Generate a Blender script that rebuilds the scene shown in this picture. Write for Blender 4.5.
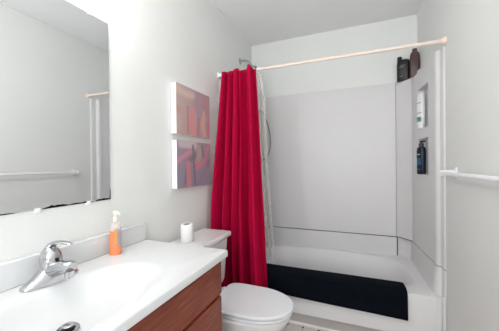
import bpy, bmesh, math, random
from mathutils import Vector, Matrix
random.seed(4)
PI = math.pi
for o in list(bpy.data.objects): bpy.data.objects.remove(o)
SC = bpy.context.scene
COL = SC.collection
R = math.radians

# ---------------------------------------------------------------- camera
cam_d = bpy.data.cameras.new('camera'); cam = bpy.data.objects.new('camera', cam_d); COL.objects.link(cam)
cam_d.sensor_fit = 'HORIZONTAL'; cam_d.sensor_width = 36.0; cam_d.lens = 36.0*260.6/499.0
cam_d.clip_start = 0.02
_yaw, _pitch, _roll = R(-21.9), R(-.36), R(-.63)
_F = Vector((math.sin(_yaw)*math.cos(_pitch), math.cos(_yaw)*math.cos(_pitch), math.sin(_pitch)))
_R = Vector((math.cos(_yaw), -math.sin(_yaw), 0)); _U = _R.cross(_F)
_R2 = _R*math.cos(_roll)+_U*math.sin(_roll); _U2 = -_R*math.sin(_roll)+_U*math.cos(_roll)
M = Matrix((_R2, _U2, -_F)).transposed().to_4x4()
cam.matrix_world = Matrix.Translation((1.012, 0, 1.18)) @ M
SC.camera = cam

# ---------------------------------------------------------------- world, light, exposure
w = bpy.data.worlds.new('world'); SC.world = w; w.use_nodes = True
w.node_tree.nodes['Background'].inputs[0].default_value = (.93, .97, 1, 1)
w.node_tree.nodes['Background'].inputs[1].default_value = 1.0
SC.view_settings.view_transform = 'Standard'; SC.view_settings.look = 'None'
SC.view_settings.gamma = 1; SC.view_settings.use_curve_mapping = False
SC.view_settings.exposure = 0.49

def area(name, loc, rot, sx, sy, power, color):
    l = bpy.data.lights.new(name, 'AREA'); l.shape = 'RECTANGLE'; l.size = sx; l.size_y = sy
    l.energy = power; l.color = color
    o = bpy.data.objects.new(name, l); COL.objects.link(o); o.location = loc; o.rotation_euler = rot
    return o
FILL_POWER = 24.0      # added fill light beyond the door opening, tilted up to lift the ceiling
VANITY = 34.0          # emission strength of the vanity globes
area('doorway_fill', (1.0, -1.28, 1.42), (R(126), 0, 0), .72, 1.15, FILL_POWER, (.94, .97, 1))
BULB_Y = (.14, .32, .50, .68)

# ---------------------------------------------------------------- materials
def mat(name, color, rough=.5, metal=0, noise=None, bump=None, coat=0, spec=.5, trans=0, alpha=1):
    m = bpy.data.materials.new(name); m.use_nodes = True
    nt = m.node_tree; b = nt.nodes['Principled BSDF']
    b.inputs['Base Color'].default_value = (*color, 1); b.inputs['Roughness'].default_value = rough
    b.inputs['Metallic'].default_value = metal; b.inputs['Coat Weight'].default_value = coat
    b.inputs['Specular IOR Level'].default_value = spec
    b.inputs['Transmission Weight'].default_value = trans; b.inputs['Alpha'].default_value = alpha
    tc = nt.nodes.new('ShaderNodeTexCoord')
    if noise:   # (scale, amount)
        n = nt.nodes.new('ShaderNodeTexNoise'); n.inputs['Scale'].default_value = noise[0]; n.inputs['Detail'].default_value = 4
        nt.links.new(tc.outputs['Object'], n.inputs['Vector'])
        cr = nt.nodes.new('ShaderNodeValToRGB')
        a = noise[1]
        cr.color_ramp.elements[0].position = .3; cr.color_ramp.elements[1].position = .7
        cr.color_ramp.elements[0].color = (*[c*(1-a) for c in color], 1)
        cr.color_ramp.elements[1].color = (*[min(1, c*(1+a)) for c in color], 1)
        nt.links.new(n.outputs['Fac'], cr.inputs['Fac']); nt.links.new(cr.outputs['Color'], b.inputs['Base Color'])
    if bump:    # (scale, strength)
        n = nt.nodes.new('ShaderNodeTexNoise'); n.inputs['Scale'].default_value = bump[0]; n.inputs['Detail'].default_value = 3
        nt.links.new(tc.outputs['Object'], n.inputs['Vector'])
        bp = nt.nodes.new('ShaderNodeBump'); bp.inputs['Strength'].default_value = bump[1]; bp.inputs['Distance'].default_value = .004
        nt.links.new(n.outputs['Fac'], bp.inputs['Height']); nt.links.new(bp.outputs['Normal'], b.inputs['Normal'])
    return m

def hexc(r, g, b):
    f = lambda v: ((v/255+.055)/1.055)**2.4 if v > 10 else v/255/12.92
    return (f(r), f(g), f(b))

m_wall = mat('wall_paint', hexc(232, 233, 230), .55, noise=(3, .012), bump=(120, .12))
m_ceil = mat('ceiling_paint', hexc(243, 243, 243), .8, noise=(6, .012), bump=(60, .3))
m_fiber = mat('fiberglass', hexc(222, 220, 220), .38, noise=(5, .012), spec=.35)
m_white = mat('white_enamel', hexc(238, 237, 236), .25)
m_porc = mat('porcelain', hexc(228, 226, 226), .12, coat=.3)
m_lid = mat('seat_plastic', hexc(226, 228, 230), .25)
m_marble = mat('cultured_marble', hexc(219, 220, 220), .2, coat=.15)
m_chrome = mat('chrome', (.55, .55, .57), .12, metal=1)
m_dull = mat('satin_nickel', (.5, .49, .48), .28, metal=1)
m_hose = mat('shower_hose_metal', (.2, .2, .2), .38, metal=.6)
m_red = mat('red_curtain_fabric', hexc(176, 2, 56), .8, noise=(40, .05), bump=(200, .05), spec=.12)
m_navy = mat('navy_towelling', hexc(8, 14, 23), .95, noise=(120, .35), bump=(300, 1.0), spec=.1)
m_rod = mat('rod_beige', hexc(232, 214, 202), .35)
m_plast = mat('white_plastic', hexc(242, 242, 244), .35)
m_black = mat('black_plastic', hexc(12, 11, 13), .45)
m_darkpr = mat('dark_print', hexc(120, 115, 120), .4)
m_brown = mat('brown_plastic', hexc(78, 56, 52), .35)
m_bottlew = mat('white_bottle', hexc(238, 240, 240), .3)
m_teal = mat('teal_print', hexc(150, 200, 200), .4)
m_greyp = mat('grey_print', hexc(130, 140, 145), .4)
m_navyb = mat('navy_bottle', hexc(14, 22, 42), .4)
m_blue = mat('blue_print', hexc(60, 120, 160), .4)
m_paper = mat('tissue_paper', hexc(244, 243, 242), .95, bump=(200, .2), spec=.1)
m_card = mat('cardboard_core', hexc(120, 95, 90), .9)
m_orange = mat('orange_soap', hexc(250, 140, 90), .15, coat=.4)
m_clear = mat('clear_plastic', hexc(240, 225, 220), .08, alpha=.35)
m_cream = mat('cream_plastic', hexc(246, 240, 214), .3)
m_lilac = mat('lilac_print', hexc(222, 212, 230), .4)
m_yel = mat('yellow_print', hexc(248, 214, 130), .4)
m_dark = mat('dark_gap', hexc(30, 22, 22), .8)
m_canvas_edge = mat('white_canvas', hexc(240, 236, 238), .7)
m_stain = mat('mirror_desilver', hexc(70, 45, 45), .6)

# mirror
m_mirror = mat('mirror_silver', (.90, .925, .93), .02, metal=1)
m_mirror_edge = mat('mirror_edge', hexc(200, 205, 208), .2)

# liner
m_liner = mat('clear_vinyl_liner', hexc(238, 236, 232), .25, alpha=.30)

# wood
def wood_mat():
    m = bpy.data.materials.new('cherry_wood'); m.use_nodes = True; nt = m.node_tree
    b = nt.nodes['Principled BSDF']; b.inputs['Roughness'].default_value = .42
    tc = nt.nodes.new('ShaderNodeTexCoord'); mp = nt.nodes.new('ShaderNodeMapping')
    mp.inputs['Scale'].default_value = (40, 3, 60)
    n = nt.nodes.new('ShaderNodeTexNoise'); n.inputs['Scale'].default_value = 2.4; n.inputs['Detail'].default_value = 6
    n.inputs['Distortion'].default_value = .6
    cr = nt.nodes.new('ShaderNodeValToRGB'); e = cr.color_ramp.elements
    e[0].position = .25; e[0].color = (*hexc(98, 38, 24), 1); e[1].position = .72; e[1].color = (*hexc(154, 78, 54), 1)
    k = e.new(.5); k.color = (*hexc(128, 57, 38), 1)
    nt.links.new(tc.outputs['Object'], mp.inputs['Vector']); nt.links.new(mp.outputs[0], n.inputs['Vector'])
    nt.links.new(n.outputs['Fac'], cr.inputs['Fac'])
    # pale worn scratches that run with the grain
    mp2 = nt.nodes.new('ShaderNodeMapping'); mp2.inputs['Scale'].default_value = (60, 5, 150)
    n2 = nt.nodes.new('ShaderNodeTexNoise'); n2.inputs['Scale'].default_value = 1.4; n2.inputs['Detail'].default_value = 2
    nt.links.new(tc.outputs['Object'], mp2.inputs['Vector']); nt.links.new(mp2.outputs[0], n2.inputs['Vector'])
    r2 = nt.nodes.new('ShaderNodeValToRGB'); r2.color_ramp.elements[0].position = .70; r2.color_ramp.elements[1].position = .76
    nt.links.new(n2.outputs['Fac'], r2.inputs['Fac'])
    mx = nt.nodes.new('ShaderNodeMixRGB'); mx.inputs['Color2'].default_value = (*hexc(196, 140, 124), 1)
    nt.links.new(r2.outputs['Color'], mx.inputs['Fac']); nt.links.new(cr.outputs['Color'], mx.inputs['Color1'])
    nt.links.new(mx.outputs[0], b.inputs['Base Color'])
    return m
m_wood = wood_mat()

# floor: white mosaic tile with small black dots
def floor_mat():
    m = bpy.data.materials.new('mosaic_floor'); m.use_nodes = True; nt = m.node_tree
    b = nt.nodes['Principled BSDF']; b.inputs['Roughness'].default_value = .35
    tc = nt.nodes.new('ShaderNodeTexCoord'); mp = nt.nodes.new('ShaderNodeMapping'); mp.inputs['Scale'].default_value = (1/.11, 1/.11, 1)
    nt.links.new(tc.outputs['Object'], mp.inputs['Vector'])
    sp = nt.nodes.new('ShaderNodeSeparateXYZ'); nt.links.new(mp.outputs[0], sp.inputs[0])
    def mth(op, a, bb=None, clampv=False):
        n = nt.nodes.new('ShaderNodeMath'); n.operation = op
        for i, v in enumerate((a, bb)):
            if v is None: continue
            if isinstance(v, (int, float)): n.inputs[i].default_value = v
            else: nt.links.new(v, n.inputs[i])
        return n.outputs[0]
    fx = mth('ABSOLUTE', mth('SUBTRACT', mth('FRACT', sp.outputs['X']), .5)); fy = mth('ABSOLUTE', mth('SUBTRACT', mth('FRACT', sp.outputs['Y']), .5))
    grout = mth('GREATER_THAN', mth('MAXIMUM', fx, fy), .48)
    dot = mth('GREATER_THAN', mth('ADD', fx, fy), .90)
    m1 = nt.nodes.new('ShaderNodeMixRGB'); m1.inputs[1].default_value = (*hexc(222, 214, 206), 1); m1.inputs[2].default_value = (*hexc(176, 166, 158), 1)
    nt.links.new(grout, m1.inputs[0])
    m2 = nt.nodes.new('ShaderNodeMixRGB'); m2.inputs[2].default_value = (*hexc(35, 32, 34), 1)
    nt.links.new(m1.outputs[0], m2.inputs[1]); nt.links.new(dot, m2.inputs[0]); nt.links.new(m2.outputs[0], b.inputs['Base Color'])
    return m
m_floor = floor_mat()

# ---------------------------------------------------------------- helpers
def obj(name, bm, m, parent=None, smooth=True, bevel=0, seg=2, sub=0, angle=35):
    bmesh.ops.recalc_face_normals(bm, faces=bm.faces[:])
    me = bpy.data.meshes.new(name); bm.to_mesh(me); bm.free()
    for mm in (m if isinstance(m, (list, tuple)) else [m]): me.materials.append(mm)
    o = bpy.data.objects.new(name, me); COL.objects.link(o)
    if smooth:
        for p in me.polygons: p.use_smooth = True
        me.set_sharp_from_angle(angle=R(angle))
    if bevel:
        b = o.modifiers.new('bevel', 'BEVEL'); b.width = bevel; b.segments = seg; b.limit_method = 'ANGLE'; b.angle_limit = R(40)
    if sub:
        s = o.modifiers.new('sub', 'SUBSURF'); s.levels = sub; s.render_levels = sub
    if parent:
        o.parent = parent; o.matrix_parent_inverse = parent.matrix_world.inverted()
    return o

def thing(name, label, cat, loc=(0, 0, 0), rz=0, group=None):
    o = bpy.data.objects.new(name, None); COL.objects.link(o)
    o.location = loc; o.rotation_euler = (0, 0, rz); o.empty_display_size = .05
    o.matrix_world = Matrix.Translation(loc) @ Matrix.Rotation(rz, 4, 'Z')
    o['label'] = label; o['category'] = cat
    if group: o['group'] = group
    return o

def part(name, bm, m, t, **k):
    """part built in the local frame of its thing"""
    p = obj(name, bm, m, None, **k); p.parent = t
    return p

def tag(o, label, cat, group=None):
    o['label'] = label; o['category'] = cat
    if group: o['group'] = group
    return o

def struct(name, bm, m, **k):
    o = obj(name, bm, m, **k); o['kind'] = 'structure'; return o

def box(bm, lo, hi, mi=0):
    x0, y0, z0 = lo; x1, y1, z1 = hi
    v = [bm.verts.new(p) for p in ((x0,y0,z0),(x1,y0,z0),(x1,y1,z0),(x0,y1,z0),(x0,y0,z1),(x1,y0,z1),(x1,y1,z1),(x0,y1,z1))]
    for f in ((0,3,2,1),(4,5,6,7),(0,1,5,4),(1,2,6,5),(2,3,7,6),(3,0,4,7)):
        bm.faces.new([v[i] for i in f]).material_index = mi
    return bm

def nb(*boxes):
    bm = bmesh.new()
    for lo, hi in boxes: box(bm, lo, hi)
    return bm

def loft(bm, rings, cap0=True, cap1=True, closed=True, mi=0):
    vs = [[bm.verts.new(p) for p in r] for r in rings]
    n = len(rings[0])
    for a, b in zip(vs, vs[1:]):
        for i in range(n if closed else n-1):
            j = (i+1) % n
            bm.faces.new((a[i], a[j], b[j], b[i])).material_index = mi
    if cap0: bm.faces.new(vs[0][::-1]).material_index = mi
    if cap1: bm.faces.new(vs[-1]).material_index = mi
    return bm

def lathe(bm, prof, loc=(0, 0, 0), n=32, axis='Z', cap0=True, cap1=True, mi=0, sx=1, sy=1):
    rings = []
    for r, h in prof:
        ring = []
        for i in range(n):
            a = 2*PI*i/n; x, y = r*math.cos(a)*sx, r*math.sin(a)*sy
            p = {'Z': (x, y, h), 'X': (h, x, y), 'Y': (x, h, y)}[axis]
            ring.append((p[0]+loc[0], p[1]+loc[1], p[2]+loc[2]))
        rings.append(ring)
    return loft(bm, rings, cap0, cap1, mi=mi)

def catmull(pts, k=8):
    P = [Vector(p) for p in pts]; out = []
    for i in range(len(P)-1):
        a = P[max(i-1, 0)]; b = P[i]; c = P[i+1]; d = P[min(i+2, len(P)-1)]
        for j in range(k):
            t = j/k
            out.append(.5*((2*b)+(c-a)*t+(2*a-5*b+4*c-d)*t*t+(3*b-a-3*c+d)*t**3))
    out.append(P[-1]); return out

def tube(bm, pts, r, n=12, flat=(1, 1), mi=0):
    """r: number or list per point"""
    P = [Vector(p) for p in pts]; rings = []
    up = Vector((0, 0, 1))
    for i, p in enumerate(P):
        d = (P[min(i+1, len(P)-1)]-P[max(i-1, 0)]).normalized()
        u = up if abs(d.dot(up)) < .95 else Vector((0, 1, 0))
        s = d.cross(u).normalized(); t = s.cross(d).normalized()
        rr = r[i] if isinstance(r, (list, tuple)) else r
        rings.append([p + s*math.cos(2*PI*k/n)*rr*flat[0] + t*math.sin(2*PI*k/n)*rr*flat[1] for k in range(n)])
    return loft(bm, rings, mi=mi)

def prism(bm, poly, z0, z1, mi=0):
    return loft(bm, [[(x, y, z0) for x, y in poly], [(x, y, z1) for x, y in poly]], mi=mi)

# ================================================================= ROOM
W, D, H, Y0 = 1.52, 2.61, 2.44, -1.1
T = .1
struct('floor', nb(((-T, Y0-1.2, -T), (W+T, D+T, 0))), m_floor, smooth=False)
struct('ceiling', nb(((-T, Y0-1.2, H), (W+T, D+T, H+T))), m_ceil, smooth=False)
struct('wall_left', nb(((-T, Y0-T, 0), (0, D+T, H))), m_wall, smooth=False)
struct('wall_right', nb(((W, Y0-T, 0), (W+T, D+T, H))), m_wall, smooth=False)
struct('wall_back', nb(((0, D, 0), (W, D+T, H))), m_wall, smooth=False)
struct('wall_front', nb(((0, Y0-T, 0), (.62, Y0, H)), ((1.40, Y0-T, 0), (W, Y0, H)), ((.62, Y0-T, 2.05), (1.40, Y0, H))), m_wall, smooth=False)
struct('trim_1', nb(((.55, Y0, 0), (.62, Y0+.015, 2.12)), ((1.40, Y0, 0), (1.47, Y0+.015, 2.12)), ((.62, Y0, 2.05), (1.40, Y0+.015, 2.12))), m_white, smooth=False)
struct('baseboard_left', nb(((0, 1.05, 0), (.012, 1.84, .085))), m_white, bevel=.004)
struct('baseboard_right', nb(((W-.012, Y0+.015, 0), (W, 1.84, .085))), m_white, bevel=.004)

# ================================================================= BATHTUB
TX0, TX1, TY0, TY1, RZ, SZ = .055, 1.465, 1.865, 2.59, .362, .53
tub = thing('bathtub', 'white fibreglass alcove bathtub with rounded basin under the seamed shower walls', 'bathtub', (0, 0, 0))
bm = bmesh.new()
N = 72
def rect_ring(x0, y0, x1, y1, z, e):
    cx, cy, a, b = (x0+x1)/2, (y0+y1)/2, (x1-x0)/2, (y1-y0)/2
    out = []
    for i in range(N):
        th = 2*PI*i/N
        c, s = math.cos(th), math.sin(th)
        if e is None:
            # pure rectangle via direction in normalised space
            k = 1/max(abs(c), abs(s)); out.append((cx+a*c*k, cy+b*s*k, z))
        else:
            k = 1/((abs(c)**e+abs(s)**e)**(1/e)); x_, y_ = cx+a*c*k, cy+b*s*k
            t_ = max(0, (y_-1.95)/.585)
            x_ -= .10*t_**1.3*max(-1, min(1, (x_-cx)/(a*.75)))**3
            out.append((x_, y_, z))
    return out
ix0, ix1, iy0, iy1 = .12, 1.420, 1.962, 2.540
rings = [rect_ring(TX0, TY0+.02, TX1, TY1, .090, None), rect_ring(TX0, TY0, TX1, TY1, .098, None), rect_ring(TX0, TY0, TX1, TY1, RZ-.012, None), rect_ring(TX0+.002, TY0+.004, TX1, TY1, RZ-.003, None), rect_ring(TX0+.01, TY0+.012, TX1, TY1, RZ, None),
         rect_ring(ix0-.008, iy0-.012, ix1+.008, iy1+.008, RZ, 5), rect_ring(ix0, iy0-.002, ix1, iy1, RZ-.004, 4.6), rect_ring(ix0+.006, iy0+.006, ix1-.008, iy1-.006, RZ-.018, 4.4),
         rect_ring(ix0+.02, iy0+.025, ix1-.05, iy1-.03, .20, 4), rect_ring(ix0+.045, iy0+.05, ix1-.13, iy1-.06, .09, 3.6), rect_ring(ix0+.09, iy0+.09, ix1-.20, iy1-.10, .06, 3.2), rect_ring(ix0+.3, iy0+.2, ix1-.4, iy1-.2, .055, 2.5)]
loft(bm, rings, cap0=False, cap1=True)
part('basin', bm, m_fiber, tub, angle=50)
# recessed toe band and the white foot strip at the floor
bm = bmesh.new(); prism(bm, [(.0, 1.905), (W, 1.905), (W, 1.96), (0, 1.96)], 0, .097)
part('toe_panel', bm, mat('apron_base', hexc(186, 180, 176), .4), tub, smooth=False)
bm = nb(((.001, 1.890, 0), (W-.001, 1.9045, .016))); part('caulk_strip', bm, m_white, tub, bevel=.004)
# upstand between rim and wall panels, with the shallow corner box
bm = bmesh.new()
box(bm, (.16, 2.585, RZ-.01), (1.352, D-.002, SZ-.006))
prism(bm, [(1.361, 2.609), (1.361, 2.604), (1.395, 2.594), (1.425, 2.572), (1.4525, 2.535), (1.4525, 2.609)], RZ-.01, SZ-.006)
prism(bm, [(.068, 2.609), (.068, 2.48), (.16, 2.594), (.16, 2.609)], RZ-.01, SZ-.006)
part('upstand', bm, m_fiber, tub, bevel=.004)
for s in (0, 1):
    bm = bmesh.new()
    f = (lambda x: x) if s == 0 else (lambda x: W-x)
    lower = [(1.452, 2.609), (1.446, 2.50), (1.463, 1.985), (1.463, 1.945), (1.469, 1.922), (1.482, 1.910), (1.500, 1.905), (1.5085, 1.893), (1.513, 1.882), (1.519, 1.880), (1.519, 2.609)]
    upper = [(1.452, 2.609), (1.4535, 2.482), (1.487, 1.999), (1.485, 1.975), (1.489, 1.955), (1.499, 1.944), (1.5085, 1.930), (1.5085, 1.895), (1.513, 1.882), (1.519, 1.880), (1.519, 2.609)]
    loft(bm, [[(f(x), y, RZ) for x, y in lower], [(f(x), y, SZ-.006) for x, y in upper]])
    part('end_upstand', bm, m_fiber, tub, angle=40)
    bm = bmesh.new()
    prism(bm, [(f(1.463), 1.95), (f(1.463), 1.868), (f(1.466), 1.8655), (f(1.490), 1.8655), (f(1.500), 1.88), (f(1.519), 1.880), (f(1.519), 1.95)], .098, RZ-.0005)
    part('end_post', bm, m_fiber, tub, bevel=.004)

# ================================================================= SHOWER SURROUND
sur = thing('shower_surround', 'white moulded shower wall panels around the tub with corner columns and niches', 'shower surround', (0, 0, SZ))
ST = 1.872
FL = [(1.487, 1.999), (1.485, 1.975), (1.489, 1.955), (1.499, 1.944), (1.506, 1.941), (1.5085, 1.930), (1.5085, 1.895), (1.513, 1.882), (1.519, 1.880), (1.519, 1.999)]
def ploft(poly, z0=SZ, z1=ST):
    return prism(bmesh.new(), [(x, y) for x, y in poly], z0-SZ, z1-SZ)
bm = bmesh.new(); box(bm, (.165, 2.588, 0), (1.350, D-.002, ST-SZ)); part('back_panel', bm, m_fiber, sur, bevel=.004)
# corner columns: gently bowed face with a flat top that works as a ledge
BOW = bow = [(1.3525, 2.592), (1.375, 2.575), (1.400, 2.550), (1.425, 2.522), (1.4535, 2.482)]
for s in (0, 1):
    f = (lambda x: x) if s == 0 else (lambda x: W-x)
    poly = [(f(x), y) for x, y in [(1.3525, 2.609)]+bow+[(1.4535, 2.609)]]
    part('corner_column', ploft(poly), m_fiber, sur, bevel=.003)
    part('ledge', ploft([(f(x), y) for x, y in [(1.3525, 2.609)]+bow+[(1.519, 2.482), (1.519, 2.609)]], ST-.012, ST), m_fiber, sur, bevel=.003)
# right end panel with two niches, thickness 1.456 .. 1.519
NY0, NY1 = 2.10, 2.335
NZ = [(1.425, 1.725), (1.09, 1.350)]
def xp(y): return 1.4535 + (2.48-y)*.07
def slab(bm, y0, y1, z0, z1, back=1.519):
    loft(bm, [[(xp(y0), y0, z0-SZ), (back, y0, z0-SZ), (back, y1, z0-SZ), (xp(y1), y1, z0-SZ)], [(xp(y0), y0, z1-SZ), (back, y0, z1-SZ), (back, y1, z1-SZ), (xp(y1), y1, z1-SZ)]])
bm = bmesh.new()
slab(bm, 2.0, NY0, SZ, ST); slab(bm, NY1, 2.481, SZ, ST-.013)
slab(bm, NY0, NY1, SZ, NZ[1][0]); slab(bm, NY0, NY1, NZ[1][1], NZ[0][0]); slab(bm, NY0, NY1, NZ[0][1], ST)
box(bm, (1.513, NY0, NZ[1][0]-SZ), (1.519, NY1, NZ[0][1]-SZ))
part('end_panel', bm, m_fiber, sur, smooth=False)
bm = prism(bmesh.new(), [(.001, 2.0), (W-xp(2.0), 2.0), (W-xp(2.481), 2.481), (.001, 2.481)], 0, ST-.013-SZ); part('end_panel', bm, m_fiber, sur, bevel=.003)
# rounded front flanges with the thin outer lip on the painted wall
for s in (0, 1):
    f = (lambda x: x) if s == 0 else (lambda x: W-x)
    fl = [(f(x), y) for x, y in FL]
    part('flange', ploft(fl), m_fiber, sur, angle=60)

m_seal_shade = mat('sealant_and_shade', hexc(70, 60, 60), .8)  # sealant in the wall seams, painted shade at the corner column
bm = bmesh.new()
box(bm, (.165, 2.591, -.0055), (1.350, D-.002, -.0005)); part('seam_sealant', bm, m_seal_shade, sur, smooth=False)
part('corner_seam_shade', nb(((1.3525, 2.596, RZ-SZ), (1.3605, D-.002, -.006))), m_seal_shade, sur, smooth=False)  # dark strip put in for the shade in the corner gap
part('corner_seam_shade', prism(bmesh.new(), [(1.353, 2.607)]+[(x+.001, y+.002) for x, y in BOW]+[(1.4535, 2.607)], -.0055, -.0005), m_seal_shade, sur, smooth=False)  # dark layer imitating the shadow under the column, along its seam
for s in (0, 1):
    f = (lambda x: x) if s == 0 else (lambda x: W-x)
    part('seam_sealant', prism(bmesh.new(), [(f(x), y) for x, y in [(1.457, 2.48), (1.490, 2.0), (1.488, 1.978), (1.492, 1.958), (1.500, 1.948), (1.506, 1.945), (1.511, 1.930), (1.511, 1.897), (1.514, 1.886), (1.518, 1.884), (1.518, 2.48)]], -.0055, -.0005), m_seal_shade, sur, smooth=False)

# ================================================================= VANITY
VY0, VY1 = -.16, 1.022
van = thing('vanity_cabinet', 'reddish-brown wooden vanity cabinet under the white sink countertop', 'cabinet', (0, 0, 0))
for a, b in ((VY0, VY0+.016), (VY1-.016, VY1)): part('side_panel', nb(((.002, a, 0), (.4375, b, .771))), m_wood, van, bevel=.001)
part('back_panel', nb(((.002, VY0+.017, .09), (.008, VY1-.017, .76))), m_wood, van, smooth=False)
part('bottom_panel', nb(((.009, VY0+.017, .09), (.437, VY1-.017, .105))), m_wood, van, smooth=False)
part('toe_kick', nb(((.37, VY0+.017, 0), (.382, VY1-.017, .089))), m_wood, van, smooth=False)
part('face_frame', nb(((.438, VY0, .09), (.452, VY1, .13)), ((.438, VY0, .735), (.452, VY1, .771)), ((.438, VY0, .13), (.452, VY0+.04, .735)),
     ((.438, VY1-.04, .13), (.452, VY1, .735)), ((.438, VY0+.04, .585), (.452, VY1-.04, .62)), ((.438, .41, .13), (.452, .45, .585))), m_wood, van, bevel=.002)
def panel(y0, y1, z0, z1):
    bm = bmesh.new()
    x0, x1 = .4525, .468
    rings = [[(x0, y0, z0), (x0, y1, z0), (x0, y1, z1), (x0, y0, z1)], [(x1-.005, y0, z0), (x1-.005, y1, z0), (x1-.005, y1, z1), (x1-.005, y0, z1)],
             [(x1, y0+.007, z0+.007), (x1, y1-.007, z0+.007), (x1, y1-.007, z1-.007), (x1, y0+.007, z1-.007)]]
    loft(bm, rings); return bm
p = part('false_drawer_front', panel(VY0+.015, VY1-.008, .613, .757), m_wood, van, smooth=False)
for (a, b, k) in ((VY0+.015, .422, .39), (.438, VY1-.008, .47)):
    d = part('door', panel(a, b, .115, .600), m_wood, van, smooth=False)
    bm = bmesh.new(); lathe(bm, [(.006, .468), (.006, .48), (.014, .486), (.015, .492), (.009, .497)], (0, k, .54), n=20, axis='X')
    kb = obj('knob', bm, m_dull, None); kb.parent = d

# countertop with integral oval basin and backsplash
top = thing('sink_countertop', 'white cultured marble countertop with integral oval basin and backsplash', 'countertop', (0, 0, .772))
CX1, CY0, CY1, CZ = .488, -.18, 1.032, .80
bcx, bcy, ba, bb = .270, .485, .160, .285
n = 96
def ring_rect(x0, y0, x1, y1, z):
    out = []
    for i in range(n):
        th = 2*PI*i/n; c, s = math.cos(th), math.sin(th)
        ks = []
        if c > 1e-9: ks.append((x1-bcx)/c)
        if c < -1e-9: ks.append((x0-bcx)/c)
        if s > 1e-9: ks.append((y1-bcy)/s)
        if s < -1e-9: ks.append((y0-bcy)/s)
        k = min(ks); out.append([bcx+c*k, bcy+s*k, z])
    for (px, py) in ((x0, y0), (x1, y0), (x0, y1), (x1, y1)):
        j = min(range(n), key=lambda q: (out[q][0]-px)**2+(out[q][1]-py)**2); out[j][0] = px; out[j][1] = py
    return out
def ring_oval(f, z, dx=0):
    out = []
    for i in range(n):
        th = 2*PI*i/n; c, s = math.cos(th), math.sin(th)
        # direction-matched ellipse radius
        k = 1/math.sqrt((c/ba)**2+(s/bb)**2); out.append((bcx+dx+c*k*f, bcy+s*k*f, z))
    return out
z0 = .772
rr = [ring_oval(.1, .772-z0-.11, -.01)]
bm = bmesh.new()
rings = [ring_rect(.002, CY0, CX1, CY1, 0), ring_rect(.002, CY0, CX1, CY1, .024), ring_rect(.004, CY0+.003, CX1-.004, CY1-.003, .028),
         ring_oval(1.12, .028), ring_oval(1.06, .0265), ring_oval(1.0, .021), ring_oval(.94, .010), ring_oval(.86, -.008), ring_oval(.75, -.028), ring_oval(.6, -.045), ring_oval(.42, -.054), ring_oval(.2, -.057)]
vs = loft(bm, rings, cap0=False, cap1=True)
part('counter_slab', bm, m_marble, top, angle=50)
part('backsplash', nb(((.002, CY0, .028), (.024, CY1, .113))), m_marble, top, bevel=.004)

dr = thing('sink_drain', 'chrome pop-up drain in the bottom of the sink basin', 'drain', (.260, .486, .7175)); dr.scale = (.86, .86, 1)
bm = bmesh.new(); lathe(bm, [(.019, 0), (.033, 0), (.034, .003), (.031, .006), (.023, .006), (.020, .002)], n=40, cap0=False, cap1=False); part('flange_ring', bm, m_chrome, dr)
bm = bmesh.new(); lathe(bm, [(.019, .0), (.020, .003), (.017, .0035)], n=32); part('throat', bm, m_dark, dr)
bm = bmesh.new(); lathe(bm, [(.006, .003), (.006, .011), (.018, .012), (.019, .015), (.012, .0175), (.003, .018)], n=32); part('stopper', bm, m_chrome, dr)

# ---------------------------------------------------------------- faucet (single lever centre-set)
FX, FY = .077, .553
fa = thing('bathroom_faucet', 'chrome single-lever faucet at the back of the sink countertop', 'faucet', (FX, FY, .8006))
bm = bmesh.new()
prof = [(-.086, .007, .004), (-.082, .016, .009), (-.07, .022, .014), (-.05, .027, .027), (-.03, .031, .046), (-.012, .034, .058), (0, .035, .060), (.012, .035, .059), (.03, .034, .052), (.05, .031, .036), (.07, .025, .018), (.082, .016, .009), (.086, .007, .004)]
rings = []
for y, hw, hh in prof:
    ring = [(-hw, y, 0.0)]
    for i in range(13):
        a = PI - PI*i/12
        ring.append((hw*math.cos(a)*(1 if abs(math.cos(a)) < .9 else 1), y, .003+hh*math.sin(a)))
    ring.append((hw, y, 0.0)); rings.append(ring)
loft(bm, rings); part('base_body', bm, m_chrome, fa, angle=60)
bm = bmesh.new()
pts = catmull([(.005, 0, .034), (.03, 0, .044), (.060, 0, .054), (.086, 0, .058), (.098, 0, .054)], 6)
rs = [.030-.008*min(1, i/(len(pts)-1)) for i in range(len(pts))]
tube(bm, pts, rs, n=20, flat=(1.0, .86)); part('spout', bm, m_chrome, fa)
bm = bmesh.new(); lathe(bm, [(.0125, .024), (.0135, .026), (.0135, .045)], (.090, 0, 0), n=24); part('aerator', bm, m_chrome, fa)
bm = bmesh.new(); lathe(bm, [(.030, .045), (.031, .058), (.0315, .072), (.030, .088), (.026, .100), (.019, .109), (.010, .114), (.002, .115)], n=32); part('dome', bm, m_chrome, fa)
bm = bmesh.new()
pts = catmull([(-.012, 0, .100), (.008, .002, .122), (.040, .004, .131), (.070, .006, .131), (.092, .008, .126)], 6)
tube(bm, pts, [.017, .020, .0205, .020, .0195, .019, .018, .017, .016, .015, .0145, .014, .013, .0125, .012, .0115, .011, .0105, .010, .0095, .009, .008, .007, .005, .002], n=16, flat=(1, .42)); part('lever_handle', bm, m_chrome, fa)
bm = bmesh.new(); lathe(bm, [(.006, .0305), (.006, .0325)], (0, 0, .074), n=16, axis='X'); part('index_button', bm, m_dark, fa)
bm = bmesh.new(); lathe(bm, [(.002, .02), (.002, .075), (.005, .078), (.005, .085), (.002, .087)], (-.034, 0, 0), n=12); part('lift_rod', bm, m_chrome, fa)

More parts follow.
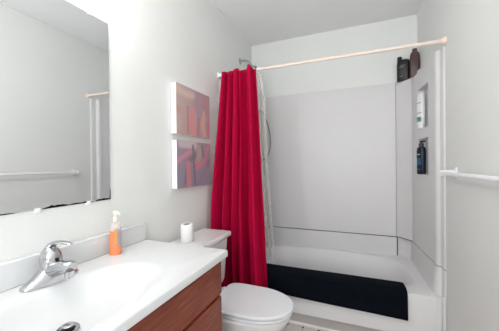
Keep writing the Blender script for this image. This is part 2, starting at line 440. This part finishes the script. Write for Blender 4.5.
# ---------------------------------------------------------------- soap bottle
sp = thing('soap_dispenser', 'clear pump bottle half full of orange hand soap on the countertop', 'soap bottle', (.062, .818, .8006), R(49)); sp.scale = (.72, .76, .93)
bm = bmesh.new(); lathe(bm, [(.029, 0), (.033, .004), (.0335, .02), (.032, .06), (.030, .108)], n=28, sy=.66); part('liquid', bm, m_orange, sp)
bm = bmesh.new(); lathe(bm, [(.030, .1085), (.029, .122), (.026, .136), (.018, .146), (.012, .150)], n=28, sy=.66); part('bottle_top', bm, m_clear, sp)
def bot_label(z0, z1, a0, a1, r0=.0340, sy=.66):
    bm = bmesh.new(); A = [a0+(a1-a0)*i/10 for i in range(11)]
    rA = [[(r0*math.cos(a), r0*sy*math.sin(a), z) for a in A] for z in (z0, (z0+z1)/2, z1)]
    loft(bm, rA, False, False, closed=False)
    o = bm; bmesh.ops.solidify(bm, geom=bm.faces[:], thickness=.0004); return bm
part('label', bot_label(.036, .120, R(-66), R(-14)), [m_lilac], sp)
part('label_mark', bot_label(.05, .118, R(-92), R(-70), .0342), m_yel, sp)
bm = bmesh.new(); lathe(bm, [(.013, .150), (.014, .158), (.0135, .170), (.007, .172), (.005, .184)], n=20); part('pump_collar', bm, m_cream, sp)
bm = bmesh.new(); lathe(bm, [(.005, .180), (.012, .183), (.0125, .195), (.009, .199)], n=20)
tube(bm, [(0, 0, .192), (.012, -.014, .193), (.022, -.028, .189), (.024, -.031, .182)], [.005, .005, .0042, .0035], n=10); part('pump_head', bm, m_cream, sp)

# ---------------------------------------------------------------- mirror
mi = thing('wall_mirror', 'large frameless wall mirror above the sink with worn dark lower edge', 'mirror', (0, .4, 1.03))
MY0, MY1, MZ = -.30, .843-.4, .778
bm = nb(((.001, MY0, 0), (.0055, MY1, MZ))); part('backing', bm, m_mirror_edge, mi, smooth=False)
bm = nb(((.0056, MY0+.002, .002), (.006, MY1-.002, MZ-.002))); part('mirror_glass', bm, m_mirror, mi, smooth=False)
# desilvered chips along the bottom edge
random.seed(8)
def chip(y0, y1, h):
    bm = bmesh.new()
    k = 9; ys = [y0+(y1-y0)*i/k for i in range(k+1)]
    up = [(.0064, y, .001+h*random.uniform(.5, 1)*(math.sin(PI*i/k)**.4 if 0 < i < k else .15)) for i, y in enumerate(ys)]
    lo = [(.0064, y, .000) for y in ys]
    v = [bm.verts.new(p) for p in lo+up[::-1]]; bm.faces.new(v)
    bmesh.ops.solidify(bm, geom=bm.faces[:], thickness=.0003); part('worn_edge', bm, m_stain, mi, smooth=False)
for a, b, h in ((-.30, -.02, .006), (-.02, .09, .005), (.17, .26, .010), (.26, .36, .006), (.37, .443, .009)): chip(a, b, h)
bm = bmesh.new()
v = [bm.verts.new(p) for p in ((.0064, .443, 0), (.0064, .443, .05), (.0064, .440, .04), (.0064, .4385, .008), (.0064, .43, .0))]; bm.faces.new(v)
bmesh.ops.solidify(bm, geom=bm.faces[:], thickness=.0003)
part('worn_edge', bm, m_stain, mi, smooth=False)
for y, z in ((.757-.4, MZ), (.739-.4, -.0), (.555-.4, 0)):
    s = 1 if z > .1 else -1
    bm = nb(((.0008, y-.008, z+(-.006 if s > 0 else -.010)), (.0105, y+.008, z+(.010 if s > 0 else .006))))
    lathe(bm, [(.004, .0105), (.0035, .0125)], (0, y, z+s*.004), n=12, axis='X'); part('mirror_clip', bm, m_plast, mi, bevel=.001)

# ---------------------------------------------------------------- vanity light (above the picture) and ceiling lamp behind
vl = thing('vanity_light', 'chrome vanity light bar with white globes above the mirror', 'wall lamp', (0, .41, 2.02))
part('back_plate', nb(((.001, -.36, -.055), (.03, .36, .055))), m_chrome, vl, bevel=.006)
m_glow = bpy.data.materials.new('globe_glass'); m_glow.use_nodes = True
b = m_glow.node_tree.nodes['Principled BSDF']; b.inputs['Base Color'].default_value = (1, .97, .93, 1)
b.inputs['Emission Color'].default_value = (1, 1, 1, 1); b.inputs['Emission Strength'].default_value = VANITY
globe = None
for y in BULB_Y:
    bm = bmesh.new(); lathe(bm, [(.024, .03), (.024, .05), (.018, .056)], (0, y-.41, 0), n=20, axis='X'); part('socket', bm, m_chrome, vl)
    bm = bmesh.new(); bmesh.ops.create_icosphere(bm, subdivisions=3, radius=.047, matrix=Matrix.Translation((.098, y-.41, 0)))
    part('globe', bm, m_glow, vl)

# ================================================================= PICTURES
def paint(fn, w, h, name, parent):
    nx, nz = 84, 60
    bm = bmesh.new(); cl_ = bm.verts.layers.float_color.new('Col')
    g = [[bm.verts.new((0, w*i/nx, h*j/nz)) for j in range(nz+1)] for i in range(nx+1)]
    for i in range(nx+1):
        for j in range(nz+1): g[i][j][cl_] = (*hexc(*fn(i/nx, 1-j/nz)), 1)
    for i in range(nx):
        for j in range(nz): bm.faces.new((g[i][j], g[i+1][j], g[i+1][j+1], g[i][j+1]))
    m = mat(name, (.5, .5, .5), .6); nt = m.node_tree; a = nt.nodes.new('ShaderNodeVertexColor'); a.layer_name = 'Col'
    nt.links.new(a.outputs['Color'], nt.nodes['Principled BSDF'].inputs['Base Color'])
    o = part('painted_face', bm, m, parent, smooth=False); o.location = (.0405, 0, 0); return o
def blobs(base, L):
    # L: (points polyline, half width, colour, softness)
    def fn(u, v):
        c = list(base(u, v))
        for pts, hw, colr, soft in L:
            d = 9
            for (a, b) in zip(pts, pts[1:]):
                ax, ay, bx, by = a[0]*1.35, a[1], b[0]*1.35, b[1]; dx, dy = bx-ax, by-ay
                t = max(0, min(1, ((u*1.35-ax)*dx+(v-ay)*dy)/(dx*dx+dy*dy+1e-9)))
                w_ = hw[0]+(hw[1]-hw[0])*t if isinstance(hw, tuple) else hw
                d = min(d, math.hypot(u*1.35-ax-t*dx, v-ay-t*dy)-w_)
            k = max(0, min(1, .5-d/soft)); k = k*k*(3-2*k)
            c = [c[i]*(1-k)+colr[i]*k for i in range(3)]
        return [v_+(g_-v_)*.36 for v_, g_ in zip(c, (214, 196, 194))]
    return fn
mixc = lambda a, b, t: [a[i]+(b[i]-a[i])*t for i in range(3)]
p1 = blobs(lambda u, v: mixc((188, 164, 156), (158, 120, 130), min(1, max(0, u*1.1+.15*math.sin(7*v)))), [
    ([(.0, .12), (.25, .16), (.45, .14)], .07, (212, 182, 164), .12),
    ([(.0, .5), (.18, .55), (.2, 1.0)], .09, (188, 142, 132), .1),
    ([(.62, .05), (.55, .3), (.62, .45), (.8, .5)], (.09, .06), (152, 124, 148), .12),
    ([(.30, .42), (.30, 1.0)], .035, (150, 108, 108), .05),
    ([(.44, .5), (.40, .7), (.46, 1.0)], .095, (222, 116, 120), .05),
    ([(.43, .42), (.47, .55)], .045, (222, 118, 124), .05),
    ([(.62, .6), (.6, 1.0)], .05, (154, 88, 104), .06),
    ([(.80, .52), (.76, .72), (.82, .98)], .085, (214, 156, 138), .05),
    ([(.80, .42), (.83, .54)], .045, (212, 158, 142), .05),
    ([(.75, .0), (.95, .25), (1.0, .6)], .07, (176, 118, 136), .1),
    ([(.95, .65), (.97, 1.0)], .05, (190, 96, 112), .06),
    ([(.0, .98), (.3, 1.0)], .02, (206, 130, 112), .05)])
p2 = blobs(lambda u, v: mixc((134, 116, 136), (118, 100, 122), v+.2*math.sin(6*u)), [
    ([(.1, .06), (.5, .08)], .09, (196, 178, 184), .1),
    ([(.0, .45), (.25, .28), (.45, .2)], (.06, .04), (196, 110, 136), .06),
    ([(.5, .3), (.3, .45), (.2, .9)], .05, (88, 74, 100), .08),
    ([(.30, .5), (.32, 1.0)], .085, (186, 96, 112), .05),
    ([(.44, .1), (.47, .6), (.5, 1.0)], .035, (76, 66, 86), .06),
    ([(.66, .15), (.62, .35)], .10, (160, 146, 124), .06),
    ([(.95, .06), (.86, .25), (.80, .45), (.62, .52), (.52, .46)], .04, (214, 88, 118), .04),
    ([(.62, .50), (.56, .58)], .055, (214, 84, 112), .04),
    ([(.72, .08), (.76, .3)], .04, (92, 74, 94), .06),
    ([(.1, .7), (.05, 1.0)], .08, (116, 108, 140), .1),
    ([(1.0, .5), (.75, .68), (.58, 1.0)], .06, (112, 96, 128), .06),
    ([(1.0, .75), (.8, .9)], .07, (106, 104, 140), .08),
    ([(.9, .5), (1.0, .4)], .05, (136, 66, 92), .06)])
for z, fn, lab, h_ in ((1.366, p1, 'upper abstract canvas with salmon and peach figures on the left wall', .303), (1.036, p2, 'lower abstract canvas with slate purple shapes and a pink curve', .292)):
    t = thing('canvas_painting', lab, 'painting', (0, 1.268, z), 0, None)
    w_ = .382
    part('stretched_canvas', nb(((.003, 0, 0), (.040, w_, h_))), m_canvas_edge, t, bevel=.002)
    paint(fn, w_, h_, 'painting_'+('upper' if z > 1.2 else 'lower'), t)

# ================================================================= TOILET
to = thing('toilet', 'white toilet with closed lid between the vanity and the tub', 'toilet', (0, 1.351, 0))
def egg(x0, x1, hw, z, back=.62, n=48):
    """plan outline: x0 back .. x1 tip"""
    out = []
    xc = x0+(x1-x0)*.46
    for i in range(n):
        a = 2*PI*i/n; c, s = math.cos(a), math.sin(a)
        if c >= 0: out.append((xc+(x1-xc)*abs(c)**.95, hw*(1 if s > 0 else -1)*abs(s)**.95 if s else 0, z))
        else:
            e = back; out.append((xc-(xc-x0)*abs(c)**e, hw*(1 if s > 0 else -1)*abs(s)**(e+.12) if s else 0, z))
    return out
bm = bmesh.new()
L = [(.20, .545, .115, 0), (.195, .55, .12, .02), (.20, .54, .108, .06), (.20, .545, .10, .14), (.20, .58, .115, .22), (.21, .635, .145, .29), (.225, .678, .160, .33), (.235, .694, .168, .364), (.24, .696, .169, .376), (.25, .685, .160, .382)]
loft(bm, [egg(a, b, h, z, .6) for a, b, h, z in L]); part('bowl', bm, m_porc, to, angle=60)
part('bowl_shelf', nb(((.03, -.17, .33), (.29, .165, .379))), m_porc, to, bevel=.02, seg=4)
bm = bmesh.new(); loft(bm, [egg(.262, .699, .162, .384), egg(.260, .703, .165, .390), egg(.262, .702, .164, .397), egg(.268, .695, .158, .400)]); part('seat', bm, m_lid, to, angle=60)
bm = bmesh.new(); loft(bm, [egg(.270, .703, .161, .4045, .22), egg(.266, .709, .166, .409, .22), egg(.267, .708, .165, .418, .22), egg(.272, .703, .161, .4215, .24), egg(.29, .68, .142, .4225, .3)]); part('lid', bm, m_lid, to, angle=28)
for s in (-1, 1):
    bm = bmesh.new(); lathe(bm, [(.012, s*.05), (.013, s*.055), (.013, s*.095), (.012, s*.1)], (.252, 0, .401), n=16, axis='Y'); part('hinge', bm, m_lid, to)
bm = bmesh.new()
loft(bm, [[(x, y, z) for x, y in ((.025, -h), (xf, -h), (xf, h), (.025, h))] for z, xf, h in ((.386, .19, .195), (.42, .20, .208), (.694, .218, .222))]); part('tank', bm, m_porc, to, bevel=.015, seg=4)
bm = nb(((.010, -.238, .695), (.236, .238, .729))); part('tank_lid', bm, m_porc, to, bevel=.009, seg=3)
bm = bmesh.new(); lathe(bm, [(.013, .218), (.013, .228), (.006, .231)], (0, -.16, .64), n=18, axis='X'); tube(bm, [(.231, -.16, .64), (.234, -.13, .637), (.236, -.085, .630)], [.006, .005, .006], n=10, flat=(.6, 1)); part('flush_lever', bm, m_chrome, to)

# tissue roll
tr = thing('toilet_paper_roll', 'small white toilet paper roll standing on the toilet tank lid', 'toilet paper', (.098, 1.278, .7292), R(20))
bm = bmesh.new(); lathe(bm, [(.0195, .0), (.034, .0), (.0352, .003), (.0352, .099), (.034, .102), (.0195, .102)], n=36, cap0=False, cap1=False); part('paper', bm, m_paper, tr)
bm = bmesh.new(); lathe(bm, [(.0195, .0005), (.0195, .101)], n=28, cap0=True, cap1=False); part('core', bm, m_card, tr)
bm = bmesh.new(); loft(bm, [[(.0354, -.004, z), (.0358, .01, z), (.035, .02, z), (.0345, .018, z), (.035, .008, z)] for z in (.001, .101)]); part('loose_sheet', bm, m_paper, tr)

# ================================================================= BATH MAT on the rim
bm = bmesh.new()
MX0, MX1, TH = .30, 1.312, .011
# cross section path (y, z) from inside the tub over the rim and down the apron
path = [(2.004, .335), (1.998, .353), (1.984, .3690), (1.962, .3750), (1.90, .374), (1.872, .3725), (1.856, .366), (1.850, .350), (1.848, .30), (1.846, .25), (1.845, .205)]
nxx = 60
def mat_pt(u, k):
    y, z = path[k]; x = MX0+(MX1-MX0)*u
    kk = k/(len(path)-1)
    edge = 0
    # rounded far corner: pull x in near the inner end
    if u > .85:
        r = .05; 
        if k <= 3: edge = -[.055, .030, .014, .005][k]*((u-.85)/.15)**2
    drop = (.03*(1-u))*max(0, (kk-.55)/.45)
    y += .0015*math.sin(11*u+k*.5)
    return (x+edge, y, z+drop)
def nrm(k):
    a = path[max(k-1, 0)]; b = path[min(k+1, len(path)-1)]; dy, dz = b[0]-a[0], b[1]-a[1]; l = math.hypot(dy, dz); return (dz/l, -dy/l)
lo, hi = [], []
for k in range(len(path)):
    ny, nz = nrm(k)
    lo.append([mat_pt(i/nxx, k) for i in range(nxx+1)])
    hi.append([(p[0], p[1]+ny*TH, p[2]+nz*TH) for p in lo[-1]])
ringsm = []
for i in range(nxx+1):
    ringsm.append([lo[k][i] for k in range(len(path))]+[hi[k][i] for k in reversed(range(len(path)))])
loft(bm, ringsm)
tag(obj('bath_mat', bm, m_navy, None, angle=70, bevel=.003), 'dark navy bath mat draped over the front rim of the tub', 'bath mat')

# ================================================================= ROD, RINGS, CURTAIN, LINER
RY, RZr = 1.866, 1.895
rod = thing('curtain_rod', 'beige shower curtain rod spanning the tub alcove above the curtain', 'curtain rod', (0, RY, RZr))
bm = bmesh.new(); lathe(bm, [(.0125, .012), (.0125, .36)], n=24, axis='X'); part('outer_tube', bm, m_plast, rod)
bm = bmesh.new(); lathe(bm, [(.0112, .36), (.0112, W-.02)], n=24, axis='X')
part('tube', bm, m_rod, rod)
for a, b in ((.02, .034), (.352, .362)):
    bm = bmesh.new(); lathe(bm, [(.0129, a), (.0129, b)], n=24, axis='X'); part('joint_sleeve', bm, m_plast, rod)
for a, b, c in ((.001, .014, .024), (W-.001, W-.014, W-.026)):
    bm = bmesh.new(); lathe(bm, [(.026, a), (.026, (a+b)/2), (.020, b), (.0165, c)], n=28, axis='X'); part('end_cap', bm, m_plast if a < .5 else m_rod, rod)

def tube_axis(bm, R0, r0, loc, n=24, k=8):
    rings = []
    for i in range(n):
        a = 2*PI*i/n
        rings.append([((r0*math.sin(2*PI*j/k))+loc[0], (R0+r0*math.cos(2*PI*j/k))*math.cos(a)+loc[1], (R0+r0*math.cos(2*PI*j/k))*math.sin(a)*1.15+loc[2]) for j in range(k)])
    rings.append(rings[0]); vs = loft(bm, rings, False, False); bmesh.ops.remove_doubles(bm, verts=bm.verts[:], dist=1e-6); return bm
# curtain
FOLDS = [(.00, .5), (.09, -1), (.17, .7), (.25, -.5), (.33, 1), (.43, -1), (.50, .2), (.57, -.9), (.66, 1), (.76, -.55), (.84, -1), (.93, .8), (1.0, -.1)]
def fold(u):
    u = max(0, min(1, u))
    for (a, p), (b, q) in zip(FOLDS, FOLDS[1:]):
        if u <= b:
            t = (u-a)/(b-a); t = t*t*(3-2*t); return p+(q-p)*t
    return FOLDS[-1][1]
def cur_x(u, z):
    t = max(0, (1.89-z)/1.7)
    return (.056-.048*min(1, t*1.6))*(1-u)+u*((.343+.093*min(1, t*1.02)**.9))
def cur_y(u, z):
    t = max(0, (1.89-z)/1.5)
    left = max(0, 1-u*2.2)
    base = RY-.052-.028*min(1, t*1.15)**1.1 - .085*left*min(1, t*1.3) - .012*min(1,t*3)
    uu = u+.018*math.sin(2.6*z+1)*math.sin(PI*u)
    amp = .034+.026*min(1, t*1.6)
    y = base + amp*fold(uu) + .004*math.sin(31*u+2*z)*min(1, t*3+.3) + .003*math.sin(9*z+14*u)*min(1, t*4)
    if z < .55: y = min(y, 1.838-.012*(1-fold(uu)))
    return y
bm = bmesh.new(); nu, nv = 190, 60; g = []
for j in range(nv+1):
    row = []
    for i in range(nu+1):
        u = i/nu
        ztop = 1.892+.010*math.cos(2*PI*6*u+.3)+.004*math.sin(29*u)+(.014*math.exp(-((u-.84)/.07)**2))
        v = j/nv; z = ztop+(.13-ztop)*v
        y = cur_y(u, z)
        y = min(y, RY-.017) if z > 1.868 else y
        row.append(bm.verts.new((cur_x(u, z)+.004*math.sin(2*PI*5.4*2*u)*math.sin(PI*u), y, z)))
    g.append(row)
for j in range(nv):
    for i in range(nu): bm.faces.new((g[j][i], g[j][i+1], g[j+1][i+1], g[j+1][i]))
cu = obj('shower_curtain', bm, m_red, None, angle=80)
so = cu.modifiers.new('thick', 'SOLIDIFY'); so.thickness = .0016
tag(cu, 'crimson red shower curtain gathered in folds at the left end of the rod', 'shower curtain')
# liner
bm = bmesh.new(); nu, nv = 90, 50; g = []
for j in range(nv+1):
    row = []; v = j/nv; z = 1.878+(.16-1.878)*v
    for i in range(nu+1):
        u = i/nu
        xr = .352+.024*min(1, v*9)**.6+.06*max(0, v-.4)
        y = RY+.022+.148*min(1, v*1.12)**.9 + .009*math.sin(2*PI*5*u+.4*z)*(.5+.5*min(1, v*6)) + .016*min(1, v*8)
        xl = .085+.23*max(0, v-.6)/.4
        row.append(bm.verts.new((xl+(xr-xl)*u, y, z)))
    g.append(row)
for j in range(nv):
    for i in range(nu): bm.faces.new((g[j][i], g[j][i+1], g[j+1][i+1], g[j+1][i]))
# heat-sealed hem along the free edge
li = obj('shower_liner', bm, m_liner, None, angle=80)
tag(li, 'clear vinyl shower liner hanging inside the tub behind the red curtain', 'shower liner')
for k in range(8):
    u = (k+.48)/8
    bm = tube_axis(bmesh.new(), .0185, .0016, (0, 0, 0), n=22, k=6)
    r_ = obj('curtain_ring', bm, m_plast, None)
    r_.location = (.022+u*.315, RY, RZr-.004)
    tag(r_, 'white plastic shower curtain ring on the rod over the red curtain', 'curtain ring', 'shower curtain rings')

# ================================================================= SHOWER HEAD and HOSE
sh = thing('shower_fitting', 'satin metal shower head on a bent arm above the red curtain', 'shower head', (0, 2.30, 2.165))
bm = bmesh.new(); lathe(bm, [(.030, .001), (.029, .006), (.015, .012), (.011, .014)], n=28, axis='X'); part('escutcheon', bm, m_dull, sh)
bm = bmesh.new(); tube(bm, catmull([(.01, 0, 0), (.045, 0, .002), (.075, 0, -.008), (.100, 0, -.034), (.112, 0, -.05)], 6), .0095, n=14); part('arm', bm, m_dull, sh)
bm = bmesh.new()
d = Vector((.62, 0, -.78)).normalized(); p0 = Vector((.108, 0, -.044)); P = [p0+d*s for s in (0, .012, .02, .032, .05, .06, .064)]
tube(bm, P, [.011, .013, .011, .017, .029, .031, .029], n=24); part('shower_head', bm, m_dull, sh)
bm = bmesh.new(); tube(bm, [p0+d*.0642, p0+d*.066], [.026, .024], n=24); part('spray_face', bm, m_dark, sh)

hs = thing('shower_hose', 'grey looped shower hose on the back of the shower wall behind the liner', 'shower hose', (.125, 2.463, 1.70))
bm = bmesh.new(); lathe(bm, [(.018, 0), (.018, .012), (.012, .018)], (0, 0, 0), n=20, axis='Y'); 
for v_ in bm.verts: v_.co = Vector((v_.co.x-.012, .055-v_.co.y, v_.co.z))
tube(bm, [(-.012, .045, 0), (-.004, .01, .004), (.008, 0, .004)], [.010, .010, .009], n=14); part('bracket', bm, m_dull, hs)
bm = bmesh.new(); pts = catmull([(.0, .0, .004), (.03, -.005, .0), (.075, -.01, -.06), (.108, -.01, -.17), (.122, -.01, -.27), (.118, 0, -.36), (.088, .015, -.44), (.05, .03, -.475), (.02, .04, -.478)], 8)
tube(bm, pts, [.0050+.0006*(i % 2) for i in range(len(pts))], n=10); part('hose', bm, m_hose, hs)
bm = bmesh.new(); tube(bm, [(.025, .035, -.478), (.012, .055, -.478), (.008, .072, -.478)], [.010, .013, .018], n=16); part('wall_elbow', bm, m_dull, hs)

# ================================================================= BOTTLES
def sup(a, b, z, e=3.2, n=32, cx=0, cy=0):
    out = []
    for i in range(n):
        th = 2*PI*i/n; c, s = math.cos(th), math.sin(th); k = 1/((abs(c)**e+abs(s)**e)**(1/e)); out.append((cx+a*c*k, cy+b*s*k, z))
    return out
def flat_label(a, b, z0, z1, m_, t, frac=.75, name='label', e=3.2):
    bm = bmesh.new(); rr_ = []
    for z in (z0, z1):
        ring = [p for p in sup(a+.0006, b+.0006, z, e, 64) if p[1] < 0 and abs(p[0]) < a*frac]; rr_.append(sorted(ring))
    loft(bm, rr_, False, False, closed=False); bmesh.ops.solidify(bm, geom=bm.faces[:], thickness=.0004)
    return part(name, bm, m_, t)
LZ = ST
t = thing('shampoo_bottle', 'black flat bottle with a flip cap on the corner ledge of the shower', 'bottle', (1.407, 2.562, LZ+.0005), R(-22))
bm = bmesh.new(); loft(bm, [sup(.043, .020, 0), sup(.047, .024, .006), sup(.047, .024, .15), sup(.043, .022, .172), sup(.030, .017, .180)]); part('body', bm, m_black, t)
bm = bmesh.new(); loft(bm, [sup(.016, .014, .179, cx=-.028), sup(.017, .015, .183, cx=-.028), sup(.016, .014, .208, cx=-.028), sup(.012, .010, .212, cx=-.028)]); part('cap', bm, m_black, t)
for b_ in (((-.02, -.0250, .125), (.02, -.0243, .130)), ((-.026, -.0250, .110), (.012, -.0243, .116)), ((-.026, -.0250, .035), (.0, -.0243, .039))): part('label_print', nb(b_), m_darkpr, t, smooth=False)
t = thing('conditioner_bottle', 'brown bottle with sloping shoulders beside the black one on the shower ledge', 'bottle', (1.482, 2.516, LZ+.0005), R(-12))
bm = bmesh.new(); loft(bm, [sup(.033, .022, 0), sup(.0355, .025, .006), sup(.036, .025, .13), sup(.034, .024, .185), sup(.029, .020, .207), sup(.020, .016, .217), sup(.017, .014, .220)]); part('body', bm, m_brown, t)
bm = bmesh.new(); lathe(bm, [(.0175, .2205), (.018, .223), (.0175, .240), (.015, .243)], n=24); part('cap', bm, m_brown, t)

t = thing('body_wash_bottle', 'tall white bottle in the upper niche of the shower wall', 'bottle', (1.472, 2.262, NZ[0][0]+.0006), R(-60)); t.scale = (.92, .92, .90)
bm = bmesh.new(); loft(bm, [sup(.028, .019, .035, 2.6), sup(.030, .021, .045, 2.6), sup(.031, .021, .20, 2.6), sup(.030, .020, .235, 2.6), sup(.026, .018, .246, 2.6)]); part('body', bm, m_bottlew, t)
bm = bmesh.new(); loft(bm, [sup(.024, .018, 0, 2.6), sup(.026, .019, .003, 2.6), sup(.026, .019, .034, 2.6)]); part('cap', bm, m_bottlew, t)
bm = bmesh.new(); loft(bm, [sup(.026, .018, .2465, 2.6), sup(.026, .018, .256, 2.6), sup(.0255, .0175, .282, 2.6), sup(.023, .015, .287, 2.6)]); part('lid', bm, m_bottlew, t)
flat_label(.031, .021, .055, .095, m_teal, t, .7, e=2.6)
flat_label(.031, .021, .125, .131, m_greyp, t, .8, 'label_line', 2.6)
flat_label(.031, .021, .207, .212, m_greyp, t, .8, 'label_line', 2.6)

t = thing('shower_gel_bottle', 'navy blue bottle with pump top in the lower niche of the shower wall', 'bottle', (1.470, 2.246, NZ[1][0]+.0006), R(-60)); t.scale = (1, 1, 1.13)
bm = bmesh.new(); loft(bm, [sup(.027, .019, .0), sup(.030, .021, .006), sup(.031, .022, .15), sup(.028, .020, .170), sup(.014, .014, .178)]); part('body', bm, m_navyb, t)
bm = bmesh.new(); lathe(bm, [(.015, .178), (.0155, .182), (.015, .200), (.007, .202), (.006, .208)], n=20); part('collar', bm, m_navyb, t)
bm = bmesh.new(); box(bm, (-.010, -.010, .207), (.030, .010, .2165)); part('pump_head', bm, m_navyb, t, bevel=.003)
flat_label(.031, .022, .060, .105, m_blue, t, .7)
flat_label(.031, .022, .125, .131, m_bottlew, t, .5, 'label_line')
flat_label(.031, .022, .030, .034, m_greyp, t, .6, 'label_line')

# ================================================================= TOWEL BAR
tb = thing('towel_bar', 'white towel bar mounted on the right wall', 'towel bar', (W, 0, 1.119))
BX = -.066
bm = bmesh.new(); tube(bm, [(BX, 1.0, 0), (BX, 1.735, 0)], .0095, n=20); part('bar', bm, m_plast, tb)
for y in (1.045, 1.700):
    bm = bmesh.new()
    box(bm, (-.010, y-.017, -.03), (-.0015, y+.017, .03))
    pr = [(-.0015, .018), (-.03, .016), (BX-.012, .014)]
    loft(bm, [[(x, y-h*.7, -h), (x, y+h*.7, -h), (x, y+h*.7, h), (x, y-h*.7, h)] for x, h in pr])
    pp = part('bracket', bm, m_plast, tb, bevel=.004, seg=3)
    bm = bmesh.new(); lathe(bm, [(.0035, -.0102), (.003, -.0125)], (0, y, -.024), n=12, axis='X'); sc = obj('screw', bm, m_dull, None); sc.parent = pp
